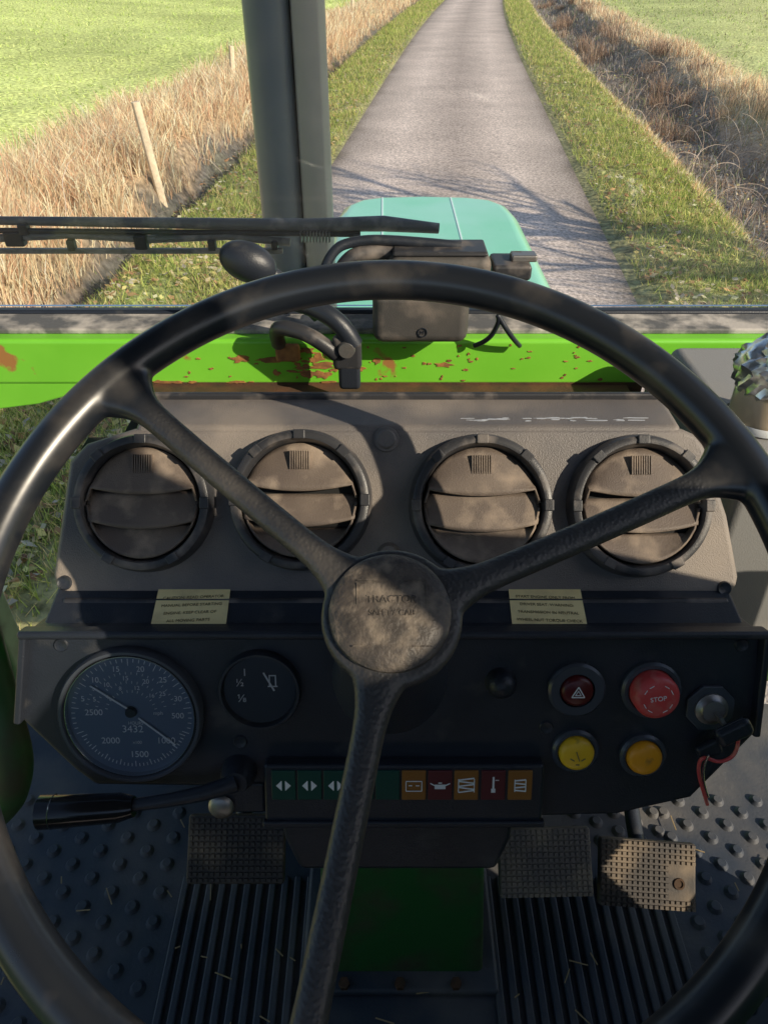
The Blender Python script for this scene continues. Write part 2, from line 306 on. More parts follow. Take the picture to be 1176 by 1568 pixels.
for i in range(190):
    left=i%6==0
    d,p=scat(1,-4.2,-3.0,4.5,30) if left else scat(1,3.3,5.8,4.5,24)
    q=Vector(p[0]); pts=[tuple(q)]; v=Vector((rng.uniform(-1,1),rng.uniform(-1,1),1.6)).normalized()
    for k in range(6):
        q=q+v*rng.uniform(.08,.2); v=(v+Vector((rng.uniform(-.5,.5),rng.uniform(-.5,.5),-.30))).normalized(); pts.append(tuple(q))
    cu=tube(bb,'twig',m_twig,pts,.0055,radii=[1,.9,.8,.7,.6,.45,.3]).data; cu.bevel_resolution=1; cu.resolution_u=3
m_wood=mat('weathered_wood',(.70,.56,.40),.85,var=(.85,.73,.54),vs=20,bump=.6,bs=80)
for Y,d,hh,t in ((10.0,-3.85,.95,-.10),(17.5,-4.75,.85,.05),(25,-4.6,1.0,.0),(35,-4.6,1.0,.03),(48,-4.6,1.0,0)):
    x=float(xc(Y))+d+.12; prism(None,'fence_post',m_wood,[(.055*math.cos(a*math.pi/5)*(1+.08*math.sin(a*3)),.055*math.sin(a*math.pi/5)) for a in range(10)],-.5,hh-.1,Matrix.Translation((x,Y,.0))@Matrix.Rotation(t,4,'Y'),bevel=.006)
m_bark=mat('bark',(.12,.09,.07),.9,var=(.20,.17,.14),vs=8,bump=.8,bs=60)
def tree(x,y,hgt,seed):
    R=random.Random(seed); t=empty('bare_tree'); bm=bmesh.new()
    def limb(p,v,L,r,lev):
        n=5; prev=None; q=p.copy(); dirv=v.copy()
        for i in range(n+1):
            rr=r*(1-.55*i/n); z=dirv.normalized(); a=z.orthogonal().normalized(); b2=z.cross(a)
            ring=[bm.verts.new(q+(a*math.cos(k*1.0472)+b2*math.sin(k*1.0472))*rr) for k in range(6)]
            if prev:
                for k in range(6): bm.faces.new((prev[k],prev[(k+1)%6],ring[(k+1)%6],ring[k]))
            prev=ring
            if lev<3 and i>=2-(lev>0):
                for _ in range(2 if lev<2 else 1):
                    s=Vector((R.uniform(-1,1),R.uniform(-1,1),R.uniform(.1,.8))).normalized()
                    limb(q,(dirv*.5+s).normalized(),L*R.uniform(.42,.62),rr*.6,lev+1)
            q=q+dirv*L/n; dirv=(dirv+Vector((R.uniform(-.18,.18),R.uniform(-.18,.18),.04))).normalized()
    limb(Vector((x,y,-.2)),Vector((0,0,1)),hgt,.17,0)
    fin(bm,t,'trunk_and_limbs',m_bark)
tree(6.6,5.1,4.1,3)

# ---------------------------------------------------------------- tractor exterior
bonnet=empty('tractor_bonnet')
m_hood=mat('bonnet_paint',(.28,.80,.52),.28,var=(.38,.85,.64),vs=4,coat=.5)
out=[(-.165,1.15),(.43,1.15),(.455,1.9),(.455,2.55),(.44,2.68),(.395,2.76),(.30,2.80),(.14,2.815),(-.02,2.80),(-.10,2.76),(-.15,2.68),(-.168,2.55),(-.17,1.9)]
prism(bonnet,'bonnet_shell',m_hood,out,1.05,1.60,bevel=.055,seg=6)
boxes(bonnet,'bonnet_seams',mat('seam',(.75,.93,.90),.3),[((-.005,2.0,1.6005),(.005,1.5,.003),0),((.235,2.0,1.6005),(.005,1.5,.003),0)])
box(bonnet,'bonnet_front_grille',m_black,(.14,2.83,1.3),(.45,.04,.4),bevel=.01)
ex=empty('exhaust_stack'); m_ex=mat('exhaust_paint',(.15,.18,.23),.36,dust=(.24,.24,.26),ds=8,dlo=.5,dhi=.8); m_ex2=mat('exhaust_shield',(.40,.385,.38),.42,dust=(.50,.46,.44),ds=12,dlo=.5,dhi=.8,bump=.3,bs=60)
lathe(ex,'muffler',m_ex,[(0,0),(.034,0),(.0375,.02),(.0375,1.2),(.0,1.2)],(-.184,1.40,1.60))
boxes(ex,'seam_gap',m_void,[((-.1475,1.415,2.2),(.025,.05,1.1),0)])
prism(ex,'heat_shield',m_ex2,[(-.145,1.385),(-.143,1.375),(-.132,1.368),(-.116,1.367),(-.101,1.372),(-.094,1.385),(-.093,1.42),(-.145,1.42)],1.62,2.8,bevel=.003)
boxes(ex,'brackets',m_ex,[((-.14,1.40,1.71),(.15,.05,.03),0)],bevel=.004)

# ---------------------------------------------------------------- cab shell
cab=empty('tractor_cab')
box(cab,'front_beam',m_green,(0,.878,1.887),(1.3,.056,.062),bevel=.006)
prism(cab,'beam_gusset',m_green,[(-.65,1.86),(-.37,1.86),(-.40,1.842),(-.45,1.827),(-.50,1.82),(-.65,1.81)],-.02,.02,Matrix(((1,0,0,0),(0,0,-1,.872),(0,1,0,0),(0,0,0,1))),bevel=.003)
MBF=Matrix(((1,0,0,0),(0,0,-1,.85),(0,1,0,1.887),(0,0,0,1)))
blobs(cab,'rust_patches',m_rust,[(random.gauss(-.10,.05),random.uniform(-.018,.020),random.uniform(.003,.016),random.uniform(.002,.006)) for i in range(34)]+[(random.uniform(-.30,.30),random.uniform(-.026,.026),random.uniform(.001,.004),random.uniform(.0008,.002)) for i in range(60)]+[(random.uniform(-.28,-.04),-.026,random.uniform(.005,.02),.002) for i in range(8)],MBF)
box(cab,'sill_seal',m_sill,(0,.892,1.921),(1.3,.05,.008),bevel=.003)
box(cab,'sill_seal_outer',m_black,(0,.925,1.921),(1.3,.016,.014),bevel=.004)
box(cab,'beam_lower_rail',m_drust,(0.0,.842,1.852),(.62,.03,.01),bevel=.002)
box(cab,'tray',m_void,(0,.72,1.80),(.66,.26,.02))
box(cab,'tray_back',m_drust,(0,.853,1.835),(.66,.006,.05))
for sx in(-1,1):
    box(cab,'front_pillar',m_green2,(sx*.68,.9,2.0),(.06,.06,1.5),bevel=.01)
box(cab,'roof',m_black,(0,-.08,2.80),(1.32,1.86,.08),bevel=.03)
box(cab,'rear_wall',m_black,(0,-.95,1.75),(1.24,.05,1.0),bevel=.01)
box(cab,'windscreen',m_wind,(0,.93,2.34),(1.3,.005,.82))
box(cab,'firewall',m_void,(0,.80,1.52),(.76,.03,.56))
MX=Matrix(((0,0,1,.62),(1,0,0,0),(0,1,0,0),(0,0,0,1)))
prism(cab,'right_shade_plate',m_green2,[(.43,1.25),(.43,1.545),(.20,1.545),(.20,1.66),(.42,1.66),(.41,1.95),(.25,2.08),(.14,2.25),(.06,2.345),(-.02,2.42),(-.05,2.52),(-.05,2.76),(-.11,2.76),(-.125,2.41),(-.16,2.415),(-.19,2.43),(-.32,2.39),(-.345,2.27),(-.6,2.27),(-.75,2.76),(-.9,2.76),(-.9,1.25)],-.015,.015,MX,bevel=.004)  # added unseen plate, outline cut to shape sun and shade on wheel and dash
prism(cab,'left_door_rear',m_green2,[(.0,1.25),(.0,1.9),(-.9,1.95),(-.9,1.25)],-1.255,-1.225,MX,bevel=.005)
tube(cab,'left_frame_tube',m_green2,[(-.52,.72,1.88),(-.43,.56,1.77),(-.385,.47,1.69),(-.375,.44,1.63),(-.42,.44,1.55),(-.55,.5,1.4)],.020)
box(cab,'motor_housing',m_house,(.042,.825,1.965),(.110,.05,.062),bevel=.012,seg=4)
Mh=Matrix(((1,0,0,.042),(0,0,-1,.7995),(0,1,0,1.965),(0,0,0,1)))
lathe(cab,'housing_mark',m_black,[(.0048,0),(.0048,.001),(.0055,.001),(.0055,0)],(.002,-.015,0),Mh,32); text(cab,'H',m_black,.002,-.015,.0005,.007,Mh)
box(cab,'upper_motor_cover',m_house,(.065,.88,2.000),(.12,.06,.036),bevel=.012,seg=4)
box(cab,'upper_cover_cap',m_ring,(.065,.88,2.020),(.11,.05,.006),bevel=.003)
box(cab,'upper_motor_step',m_ring,(.150,.88,1.998),(.045,.05,.018),bevel=.004)
box(cab,'upper_motor_bolt',m_metal,(.165,.88,2.010),(.03,.02,.008),bevel=.002)
tube(cab,'strap',m_black,[(-.075,.86,1.985),(-.065,.87,2.02),(-.03,.88,2.030),(.03,.88,2.028),(.09,.88,2.022)],.006)
tube(cab,'strap_inner',m_ring,[(-.06,.862,1.975),(-.05,.87,2.01),(-.01,.88,2.018),(.03,.88,2.01)],.009)
ell(cab,'lever_knob',m_black,(-.158,.86,2.010),(.034,.021,.023),R=Matrix.Rotation(math.radians(22),4,'Y'))
tube(cab,'lever_stem',m_black,[(-.135,.865,1.997),(-.11,.87,1.975),(-.08,.87,1.94)],.009)
tube(cab,'latch_arm',m_black,[(-.10,.82,1.978),(-.075,.81,1.975),(-.045,.80,1.957),(-.035,.80,1.935)],.011)
tube(cab,'latch_loop',m_ring,[(-.128,.84,1.918),(-.128,.82,1.945),(-.115,.81,1.952),(-.08,.80,1.945),(-.055,.80,1.922)],.009)
box(cab,'latch_plate',m_ring,(-.043,.80,1.925),(.034,.012,.044),bevel=.006)
box(cab,'latch_tail',m_black,(-.041,.80,1.895),(.026,.010,.035),bevel=.005)
lathe(cab,'latch_bolt',m_metal,[(0,.005),(.009,.005),(.010,0)],(0,0,0),Matrix(((1,0,0,-.043),(0,0,-1,.793),(0,1,0,1.932),(0,0,0,1))),24)
box(cab,'latch_base',m_rust,(-.118,.842,1.905),(.030,.012,.022),bevel=.004)
tube(cab,'cable_loop',m_black,[(.11,.84,1.915),(.125,.83,1.925),(.135,.82,1.955),(.13,.82,1.965),(.15,.82,1.935),(.165,.84,1.915)],.003)
MB=Matrix(((1,0,0,0),(0,0,-1,.77),(0,1,0,0),(0,0,0,1)))
prism(cab,'side_bracket',m_panel,[(-.275,1.835),(-.205,1.835),(-.215,1.872),(-.262,1.872)],-.02,.02,MB,bevel=.004)
prism(cab,'side_bracket_r',m_panel,[(.27,1.835),(.345,1.835),(.335,1.862),(.28,1.867)],-.02,.02,MB,bevel=.004)
tube(cab,'bracket_pin',m_metal,[(.305,.76,1.87),(.305,.76,1.90)],.006)
# wiper
wip=empty('windscreen_wiper')
tube(wip,'arm',m_wip,[(.07,.97,2.016),(.0,.97,2.022),(-.10,.97,2.020),(-.30,.967,2.024),(-.55,.965,2.028)],.008,radii=[.8,1.2,1.0,.8,.6],smooth=False)
tube(wip,'arm_rib',m_black,[(-.03,.965,2.010),(-.18,.965,2.012),(-.55,.96,2.017)],.0035,smooth=False)
tube(wip,'blade_bridge',m_wip,[(-.12,.965,2.000),(-.2,.965,2.008),(-.3,.965,2.004),(-.4,.965,2.010),(-.55,.96,2.004)],.005,smooth=False)
boxes(wip,'blade_rubber',m_wip,[((-.36,.96,1.991),(.46,.006,.006),0)])
boxes(wip,'claws',m_black,[((-.14,.962,1.998),(.008,.012,.012),0),((-.22,.962,1.998),(.010,.012,.014),0),((-.31,.962,2.002),(.016,.014,.018),0),((-.40,.962,1.998),(.010,.012,.014),0),((-.47,.962,2.006),(.024,.014,.018),0),((-.455,.962,2.018),(.012,.014,.014),0)],bevel=.002)
boxes(wip,'spring',m_metal,[((-.105+i*.004,.96,2.009),(.002,.012,.012),0) for i in range(10)])

# ---------------------------------------------------------------- dashboard vents
VF=frame((0,.509,1.912),37.3)
vp=empty('air_vent_panel')
prism(vp,'panel',m_panel,[(-.2166,.073),(-.258,.060),(-.273,.0447),(-.287,-.0543),(-.284,-.068),(-.274,-.0715),(.297,-.0715),(.306,-.066),(.3075,-.056),(.298,-.0034),(.279,.055),(.272,.067),(.2584,.073)],-.05,0,VF,bevel=.006,seg=4)
box(vp,'top_deck',m_panel,(.021,.580,1.94),(.475,.056,.062),bevel=.007,seg=3)
box(vp,'deck_lip',m_ring,(.021,.606,1.972),(.47,.006,.008),bevel=.002)
blobs(vp,'scuff_marks',m_scuff,[(random.uniform(.07,.23),.566+random.uniform(-.003,.003),random.uniform(.003,.012),random.uniform(.0004,.0010)) for i in range(26)],Matrix.Translation((0,0,1.9711)),.0002)
box(vp,'lower_trim',m_ring,(.01,-.0775,-.006),(.57,.008,.03),VF,bevel=.003)
def vent(cu,cv,R,op):
    c=(cu,cv,0)
    lathe(vp,'vent_ring',m_ring,[(R+.003,0),(R+.002,.008),(R,.015),(R-.003,.0165),(R-.006,.016),(R-.0075,.012),(R-.009,.002)],c,VF,72)
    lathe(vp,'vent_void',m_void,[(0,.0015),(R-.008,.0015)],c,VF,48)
    boxes(vp,'ring_tabs',m_ring,[((cu+(R-.003)*math.cos(a),cv+(R-.003)*math.sin(a),.0165),(.008,.010,.003),a) for a in [math.radians(x) for x in(90,48,132,0,180,-60,-120)]],VF,bevel=.001)
    r=R-.0095; bm=bmesh.new(); g0=.10+.10*op/.005
    for k,(lo,hi) in enumerate(((.30,1.0),(-.32,.33-g0),(-.98,-.29-g0))):
        nu=24; rows=8; g=[]
        for j in range(rows+1):
            row=[]
            for i in range(nu+1):
                u=-1+2*i/nu; 
                lov=lo*r-.007*(1-u*u) if k<2 else -math.sqrt(max(r*r*(1-(u*.999)**2),0))
                hiv=hi*r if k>0 else math.sqrt(max(r*r*(1-(u*.999)**2),0))
                if k==0: lov=min(lov,hiv)
                if k==2: hiv=max(hiv,lov)
                t=j/rows; v=lov+(hiv-lov)*t
                uu=u*r; lim=math.sqrt(max(r*r-v*v,0)); 
                if k==1: uu=u*lim
                else: uu=max(-lim,min(lim,uu))
                w=.0135-(.0075+op*.5)*t+.0015*(1-u*u)
                if k==2: w=.0125-(.0075+op*.5)*t
                row.append(bm.verts.new((cu+uu,cv+v,w)))
            g.append(row)
        for j in range(rows):
            for i in range(nu): bm.faces.new((g[j][i],g[j][i+1],g[j+1][i+1],g[j+1][i]))
    bmesh.ops.remove_doubles(bm,verts=bm.verts,dist=1e-5)
    o=fin(bm,vp,'louvres',m_slat,VF); s=o.modifiers.new('s','SOLIDIFY'); s.thickness=.0018; s.offset=-1
    boxes(vp,'thumb_grip',m_slat,[((cu-.008+i*.002,cv+r*.70,.0098),(.0010,.016,.004),0) for i in range(9)],VF)
vent(-.2055,.0080,.0570,.001); vent(-.0715,.0105,.0585,.006); vent(.0832,.0060,.0590,.001); vent(.2190,.0055,.0590,.005)
lathe(vp,'plug_upper',m_panel,[(0,.005),(.007,.005),(.0085,.003),(.0105,.0025),(.011,0)],(.002,.063,0),VF,32)
lathe(vp,'plug_lower',m_panel,[(0,.005),(.007,.005),(.010,0)],(.004,-.036,0),VF,32)
for u,v in((-.276,-.061),(.294,-.066)): lathe(vp,'screw',m_black,[(0,.001),(.004,.001),(.0055,.002),(.0065,0)],(u,v,0),VF,20)

# ---------------------------------------------------------------- instrument panel
LF=frame((0,.4175,1.861),25)
ip=empty('instrument_panel')
o=[(-.290,0),(-.303,-.078),(-.262,-.125),(-.245,-.140),(-.11,-.142),(-.10,-.168),(.13,-.170),(.20,-.168),(.262,-.152),(.312,-.09),(.306,0)]
prism(ip,'panel_body',m_black,o,-.08,0,LF,bevel=.005,seg=4)
box(ip,'top_lip',m_black,(.008,.0,.004),(.600,.007,.016),LF,bevel=.003,seg=3)
box(ip,'side_lip_r',m_black,(.307,-.045,.003),(.006,.09,.012),LF,bevel=.002); box(ip,'side_lip_l',m_black,(-.295,-.04,.003),(.006,.078,.012),LF,rot=-.16,bevel=.002)
LD=frame((0,.46,1.8565),83.0)
box(ip,'ledge',m_black,(.008,0,-.012),(.585,.09,.024),LD,bevel=.004)
for u,r,tx in((-.163,.05,('CAUTION: READ OPERATOR','MANUAL BEFORE STARTING','ENGINE. KEEP CLEAR OF','ALL MOVING PARTS')),(.138,-.04,('START ENGINE ONLY FROM','DRIVER SEAT. WARNING:','TRANSMISSION IN NEUTRAL','WHEEL NUT TORQUE CHECK'))):
    box(ip,'warning_label',m_label,(u,-.010,.0008),(.062,.042,.0008),LD,rot=r)
    for i,s in enumerate(tx): text(ip,s,m_ink,u,-.010+.010-i*.0082,.0014,.0040,LD,r,.0001)
def ring(p,name,m,u,v,R,t,h): lathe(p,name,m,[(R+t,0),(R+t,h*.7),(R+t*.7,h),(R+t*.3,h),(R,h*.6),(R,0)],(u,v,0),LF,72)
def at(u,v,r,a): a=math.radians(a); return u+r*math.cos(a),v+r*math.sin(a)
su,sv=-.208,-.0721
m_bez=mat('bezel_plastic',(.07,.08,.10),.25)
ring(ip,'speedo_bezel',m_bez,su,sv,.0535,.006,.010); ring(ip,'speedo_trim',m_chrome,su,sv,.0525,.0012,.0085)
lathe(ip,'speedo_face',m_face,[(0,.003),(.0527,.003)],(su,sv,0),LF,64)
lathe(ip,'speedo_glass',m_glassg,[(0,.0072),(.0525,.0072)],(su,sv,0),LF,64)
tk=[]
for i in range(41):
    a=200-i*5.5; l=.006 if i%5==0 else .003; x,y=at(su,sv,.0495-l/2,a); tk.append(((x,y,.0034),(l,.0006,.0003),math.radians(a)))
for i in range(33):
    a=205+i*4.1; l=.005 if i%4==0 else .0028; x,y=at(su,sv,.047-l/2,a); tk.append(((x,y,.0034),(l,.0007,.0003),math.radians(a)))
for r0,n in((.037,22),(.029,18),(.021,14)):
    for i in range(n):
        a=165-i*150/(n-1); x,y=at(su,sv,r0,a); tk.append(((x,y,.0034),(.0022,.0005,.0003),math.radians(a)))
boxes(ip,'speedo_scale',m_white,tk,LF)
for i,s in enumerate(['5','10','15','20','25','30']):
    x,y=at(su,sv,.0415,160-i*28); text(ip,s,m_white,x,y,.0034,.0068,LF,0)
for i,s in enumerate(['5','10','15','20','25']):
    x,y=at(su,sv,.0325,155-i*30); text(ip,s,m_white,x,y,.0034,.0056,LF)
for i,s in enumerate(['4','8','12','16']):
    x,y=at(su,sv,.0245,140-i*32); text(ip,s,m_white,x,y,.0034,.005,LF)
for s,dx,dy,z in(('2500',-.031,.002,.0075),('500',.038,-.001,.007),('2000',-.019,-.0235,.0078),('1000',.027,-.0235,.0078),('1500',.004,-.036,.0078),('3432',0,-.013,.009),('HOURS',.003,-.0075,.0038),('x100',.003,-.025,.0038),('mph',.022,.0015,.0045)):
    text(ip,s,m_white,su+dx,sv+dy,.0034,z,LF)
def needle(p,u,v,a,l,w=.0014,z=.0052):
    x,y=at(u,v,l/2,a); boxes(p,'needle',m_white,[((x,y,z),(l,w,.0005),math.radians(a))],LF)
needle(ip,su+.006,sv-.002,-40,.038); needle(ip,su-.002,sv+.006,145,.036)
lathe(ip,'needle_hub',m_black,[(0,.007),(.004,.007),(.005,.004)],(su,sv+.003,0),LF,24)
fu,fv=-.1014,-.0498
m_face2=mat('fuel_face',(.030,.045,.070),.35)
ring(ip,'fuel_bezel',m_black,fu,fv,.0295,.0045,.009); lathe(ip,'fuel_face',m_face2,[(0,.003),(.0297,.003)],(fu,fv,0),LF,48); lathe(ip,'fuel_glass',m_glassg,[(0,.0068),(.0297,.0068)],(fu,fv,0),LF,48)
for s,dx,dy in(('½',-.016,.006),('⅛',-.015,-.008),('1',-.012,.015)): text(ip,s,m_white,fu+dx,fv+dy,.0034,.009,LF)
needle(ip,fu+.012,fv+.0,118,.018); boxes(ip,'fuel_icon',m_white,[((fu+.008,fv+.008,.0034),(.001,.010,.0003),0),((fu+.013,fv+.008,.0034),(.001,.010,.0003),0),((fu+.0105,fv+.0125,.0034),(.006,.001,.0003),0),((fu+.0105,fv+.003,.0034),(.008,.001,.0003),0)],LF)
lathe(ip,'choke_knob',m_black,[(0,.016),(.007,.014),(.0115,.008),(.0115,.003),(.013,0)],(.0955,-.0443,0),LF,32)
def button(u,v,R,m,name,h=.012,collar=.006):
    lathe(ip,name+'_collar',m_bez,[(R+collar,0),(R+collar,.004),(R+collar-.002,.006),(R+.001,.006),(R+.001,.001)],(u,v,0),LF,40)
    lathe(ip,name,m,[(0,h),(R*.72,h),(R*.9,h-.0012),(R,h-.004),(R,.001)],(u,v,0),LF,40)
button(.1575,-.0498,.0135,m_dred,'hazard_switch',.009,.010)
tri=[]
for a in(0,120,240):
    x,y=at(.1575,-.0508,.003,a-90); tri.append(((x,y,.0093),(.0105,.0009,.0003),math.radians(a)))
    x,y=at(.1575,-.0508,.0013,a-90); tri.append(((x,y,.0093),(.005,.0006,.0003),math.radians(a)))
boxes(ip,'hazard_triangle',m_white,tri,LF)
button(.2185,-.0500,.0185,m_red,'stop_button',.020,.006)
boxes(ip,'stop_icon',m_white,[((.2185+.012*math.cos(math.radians(a)),-.05+.012*math.sin(math.radians(a)),.0203),(.004,.0006,.0003),math.radians(a+90)) for a in range(0,360,30) if a%90],LF)
text(ip,'STOP',m_white,.2185,-.050,.0202,.0055,LF,.15)
button(.1595,-.1050,.0145,m_yel,'heater_knob',.012,.005)
boxes(ip,'heater_icon',m_ink,[((.1595,-.105,.0123),(.009,.0008,.0003),1.9),((.164,-.108,.0123),(.004,.0008,.0003),.6),((.155,-.108,.0123),(.004,.0008,.0003),2.6),((.1595,-.1125,.0123),(.003,.001,.0003),0)],LF)
button(.2160,-.1092,.0145,m_ora,'beacon_button',.012,.005)
prism(ip,'ignition_plate',m_bez,[(.2685+.021*math.cos(math.radians(a)),-.0662+.021*math.sin(math.radians(a))) for a in range(22,382,45)],0,.004,LF,bevel=.001)
lathe(ip,'ignition_barrel',m_metal,[(0,.010),(.009,.010),(.010,.008),(.0135,.006),(.0135,.002)],(.2685,-.0662,0),LF,32)
box(ip,'key_blade',m_metal,(.272,-.070,.014),(.003,.010,.014),LF,rot=.5)
box(ip,'ignition_key',m_black,(.279,-.076,.024),(.030,.016,.010),LF,rot=.5,bevel=.005,seg=4)
box(ip,'key_fob',m_black,(.266,-.098,.012),(.020,.014,.008),LF,rot=.5,bevel=.003)
tube(ip,'key_ring',m_red,[(.283,-.080,.024),(.286,-.096,.022),(.274,-.108,.018),(.258,-.100,.018),(.258,-.117,.014),(.266,-.137,.010),(.272,-.152,.008)],.0015,LF)
tube(ip,'key_wire',m_chrome,[(.262,-.098,.022),(.260,-.11,.018),(.265,-.13,.012),(.272,-.145,.008)],.0010,LF)
box(ip,'lamp_strip_housing',m_black,(.0165,-.140,.006),(.232,.056,.014),LF,bevel=.003,seg=3)
box(ip,'lamp_strip_edge',m_black,(.0165,-.166,.012),(.236,.006,.008),LF,bevel=.002)
xs=[(-.083,m_tgreen),(-.0615,m_tgreen),(-.040,m_tgreen),(-.0185,m_tgreen),(.003,m_tgreen),(.0247,m_tora),(.0463,m_tred),(.068,m_tora),(.0903,m_tred),(.1125,m_tora)]
for i,(u,m) in enumerate(xs): box(ip,'lamp_window',m,(u,-.130,.0135),(.0200,.027,.002),LF,bevel=.0008)
ic=[];Z=.0148
def seg(u,v,l,w,a): ic.append(((u,v,Z),(l,w,.0004),math.radians(a)))
for u in(-.083,-.0615,-.040):
    for s in(-1,1):
        for k in range(5): seg(u+s*(.0018+k*.0009),-.130,.0009,.0085-k*.0018,0)
u=.0247; [seg(u,-.130+dy,.013,.0007,0) for dy in(.004,-.005)]; [seg(u+dx,-.1305,.0007,.009,0) for dx in(-.0065,.0065)]; seg(u-.003,-.130,.003,.0007,0); seg(u+.003,-.130,.003,.0007,0)
u=.0463; seg(u,-.131,.009,.004,0); seg(u-.006,-.129,.005,.0008,-30); seg(u+.006,-.129,.005,.0008,25); seg(u,-.1275,.003,.0009,0)
u=.068; [seg(u,-.124-k*.0028,.013,.0011,(-1)**k*8) for k in range(5)]; [seg(u+dx,-.130,.0008,.012,0) for dx in(-.0065,.0065)]
u=.0903; seg(u,-.128,.0016,.012,0); seg(u,-.1345,.0035,.0035,0); seg(u+.003,-.125,.003,.0007,0)
u=.1125; [seg(u,-.125-k*.0032,.009,.0012,(-1)**k*6) for k in range(4)]; [seg(u+dx,-.130,.0008,.011,0) for dx in(-.0045,.0045)]
boxes(ip,'lamp_icons',m_white,ic,LF)
lathe(ip,'panel_bolt',m_metal,[(0,.003),(.008,.003),(.010,.0015),(.011,0)],(-.138,-.157,.004),LF,24)
box(ip,'bolt_tab',m_black,(-.125,-.150,-.004),(.05,.03,.012),LF,bevel=.004)
for u,v in((-.262,-.012),(.29,-.012),(-.12,-.098),(.135,-.085)): lathe(ip,'screw',m_black,[(0,.0005),(.0035,.001),(.005,.0015),(.006,0)],(u,v,0),LF,20)
st=empty('indicator_stalk')
lathe(st,'boss',m_black,[(0,.02),(.010,.02),(.014,.01),(.015,0)],(-.122,-.125,0),LF,32)
tube(st,'shaft',m_black,[(-.122,-.125,.018),(-.150,-.132,.03),(-.215,-.136,.035)],.0055,LF,radii=[1.4,1,.9])
tube(st,'grip',mat('gloss_black',(.012,.012,.014),.15),[(-.200,-.1355,.035),(-.212,-.1365,.035),(-.255,-.139,.036),(-.275,-.140,.036)],.0135,LF,radii=[.6,.85,.95,1.0],smooth=False)
lathe(st,'grip_ring',m_chrome,[(.0128,0),(.0136,.0006),(.0128,.0012)],M=LF@Matrix.Translation((-.265,-.1395,.036))@Matrix.Rotation(math.radians(90),4,'Y'),seg=40)
col=empty('steering_column')
WC=Vector((.0043,.2905,2.006)); WF=frame(WC,60.3)
lathe(col,'column_tube',m_black,[(.034,-.012),(.030,-.03),(.027,-.08),(.034,-.12),(.044,-.17)],(0,0,0),WF,48)
prism(col,'lower_shroud',m_black,[(-.095,-.165),(.115,-.165),(.112,-.20),(.10,-.232),(-.075,-.232),(-.088,-.20)],-.10,-.012,LF,bevel=.006)
prism(col,'pedestal',m_green2,[(-.086,1.25),(.127,1.25),(.113,1.50),(-.070,1.50)],-.36,0,Matrix(((1,0,0,0),(0,.15,-1,.205),(0,1,0,0),(0,0,0,1))),bevel=.008)
box(col,'pedestal_flange',m_rubber,(.02,.55,1.257),(.25,.36,.014),bevel=.006)
for x in(-.05,.02,.09): lathe(col,'pedestal_bolt',m_drust,[(0,.008),(.007,.008),(.007,0)],(x,.379,1.264),I4,6)

# ---------------------------------------------------------------- steering wheel
sw=empty('steering_wheel'); R=.2335; TR=.0132
bm=bmesh.new()
NM,Nn=160,20
rg=[[bm.verts.new(((R+TR*math.cos(b*2*math.pi/Nn))*math.cos(a*2*math.pi/NM),(R+TR*math.cos(b*2*math.pi/Nn))*math.sin(a*2*math.pi/NM),TR*math.sin(b*2*math.pi/Nn))) for b in range(Nn)] for a in range(NM)]
for a in range(NM):
    for b in range(Nn): bm.faces.new((rg[a][b],rg[(a+1)%NM][b],rg[(a+1)%NM][(b+1)%Nn],rg[a][(b+1)%Nn]))
def spoke(ang):
    a=math.radians(ang); ca,sa=math.cos(a),math.sin(a); ns=40; rings=[]
    for i in range(ns+1):
        t=i/ns; r=.012+t*(R+.002-.012)
        hw=.0088+.0105*math.exp(-((r-.02)/.022)**2)+.014*math.exp(-((R-.006-r)/.016)**2)
        ht=.0072+.004*math.exp(-((R-r)/.02)**2)
        w=-.006*math.sin(math.pi*t)
        ring=[]
        for k in range(20):
            th=k*2*math.pi/20; cx=math.copysign(abs(math.cos(th))**.7,math.cos(th)); cy=math.copysign(abs(math.sin(th))**.8,math.sin(th))
            s=cx*hw; ring.append(bm.verts.new((r*ca-s*sa,r*sa+s*ca,w+cy*ht)))
        rings.append(ring)
    for A,B in zip(rings,rings[1:]):
        for k in range(20): bm.faces.new((A[k],A[(k+1)%20],B[(k+1)%20],B[k]))
    bm.faces.new(rings[0][::-1]); bm.faces.new(rings[-1])
for a in(139.0,24.0,258.5): spoke(a)
prof=[(0,.004),(.037,.004),(.0395,.001),(.0385,-.012),(.030,-.022),(0,-.022)]; rr=[]
for r,z in prof: rr.append([bm.verts.new((0,0,z))] if r==0 else [bm.verts.new((r*math.cos(i*math.pi/32),r*math.sin(i*math.pi/32),z)) for i in range(64)])
for A,B in zip(rr,rr[1:]):
    for i in range(64):
        j=(i+1)%64
        if len(A)==1: bm.faces.new((A[0],B[i],B[j]))
        elif len(B)==1: bm.faces.new((A[i],A[j],B[0]))
        else: bm.faces.new((A[i],A[j],B[j],B[i]))
m=bpy.data.materials.new('wheel_black'); m.use_nodes=True; N=m.node_tree.nodes; L=m.node_tree.links; b=N['Principled BSDF']
tc=N.new('ShaderNodeTexCoord'); vl=N.new('ShaderNodeVectorMath'); vl.operation='LENGTH'; L.new(tc.outputs['Object'],vl.inputs[0])
mr=N.new('ShaderNodeMapRange'); mr.inputs[1].default_value=.208; mr.inputs[2].default_value=.190; L.new(vl.outputs['Value'],mr.inputs[0])
vo=N.new('ShaderNodeTexVoronoi'); vo.feature='SMOOTH_F1'; vo.inputs['Scale'].default_value=480; L.new(tc.outputs['Object'],vo.inputs['Vector'])
mm=N.new('ShaderNodeMath'); mm.operation='MULTIPLY'; L.new(mr.outputs[0],mm.inputs[0]); L.new(vo.outputs['Distance'],mm.inputs[1])
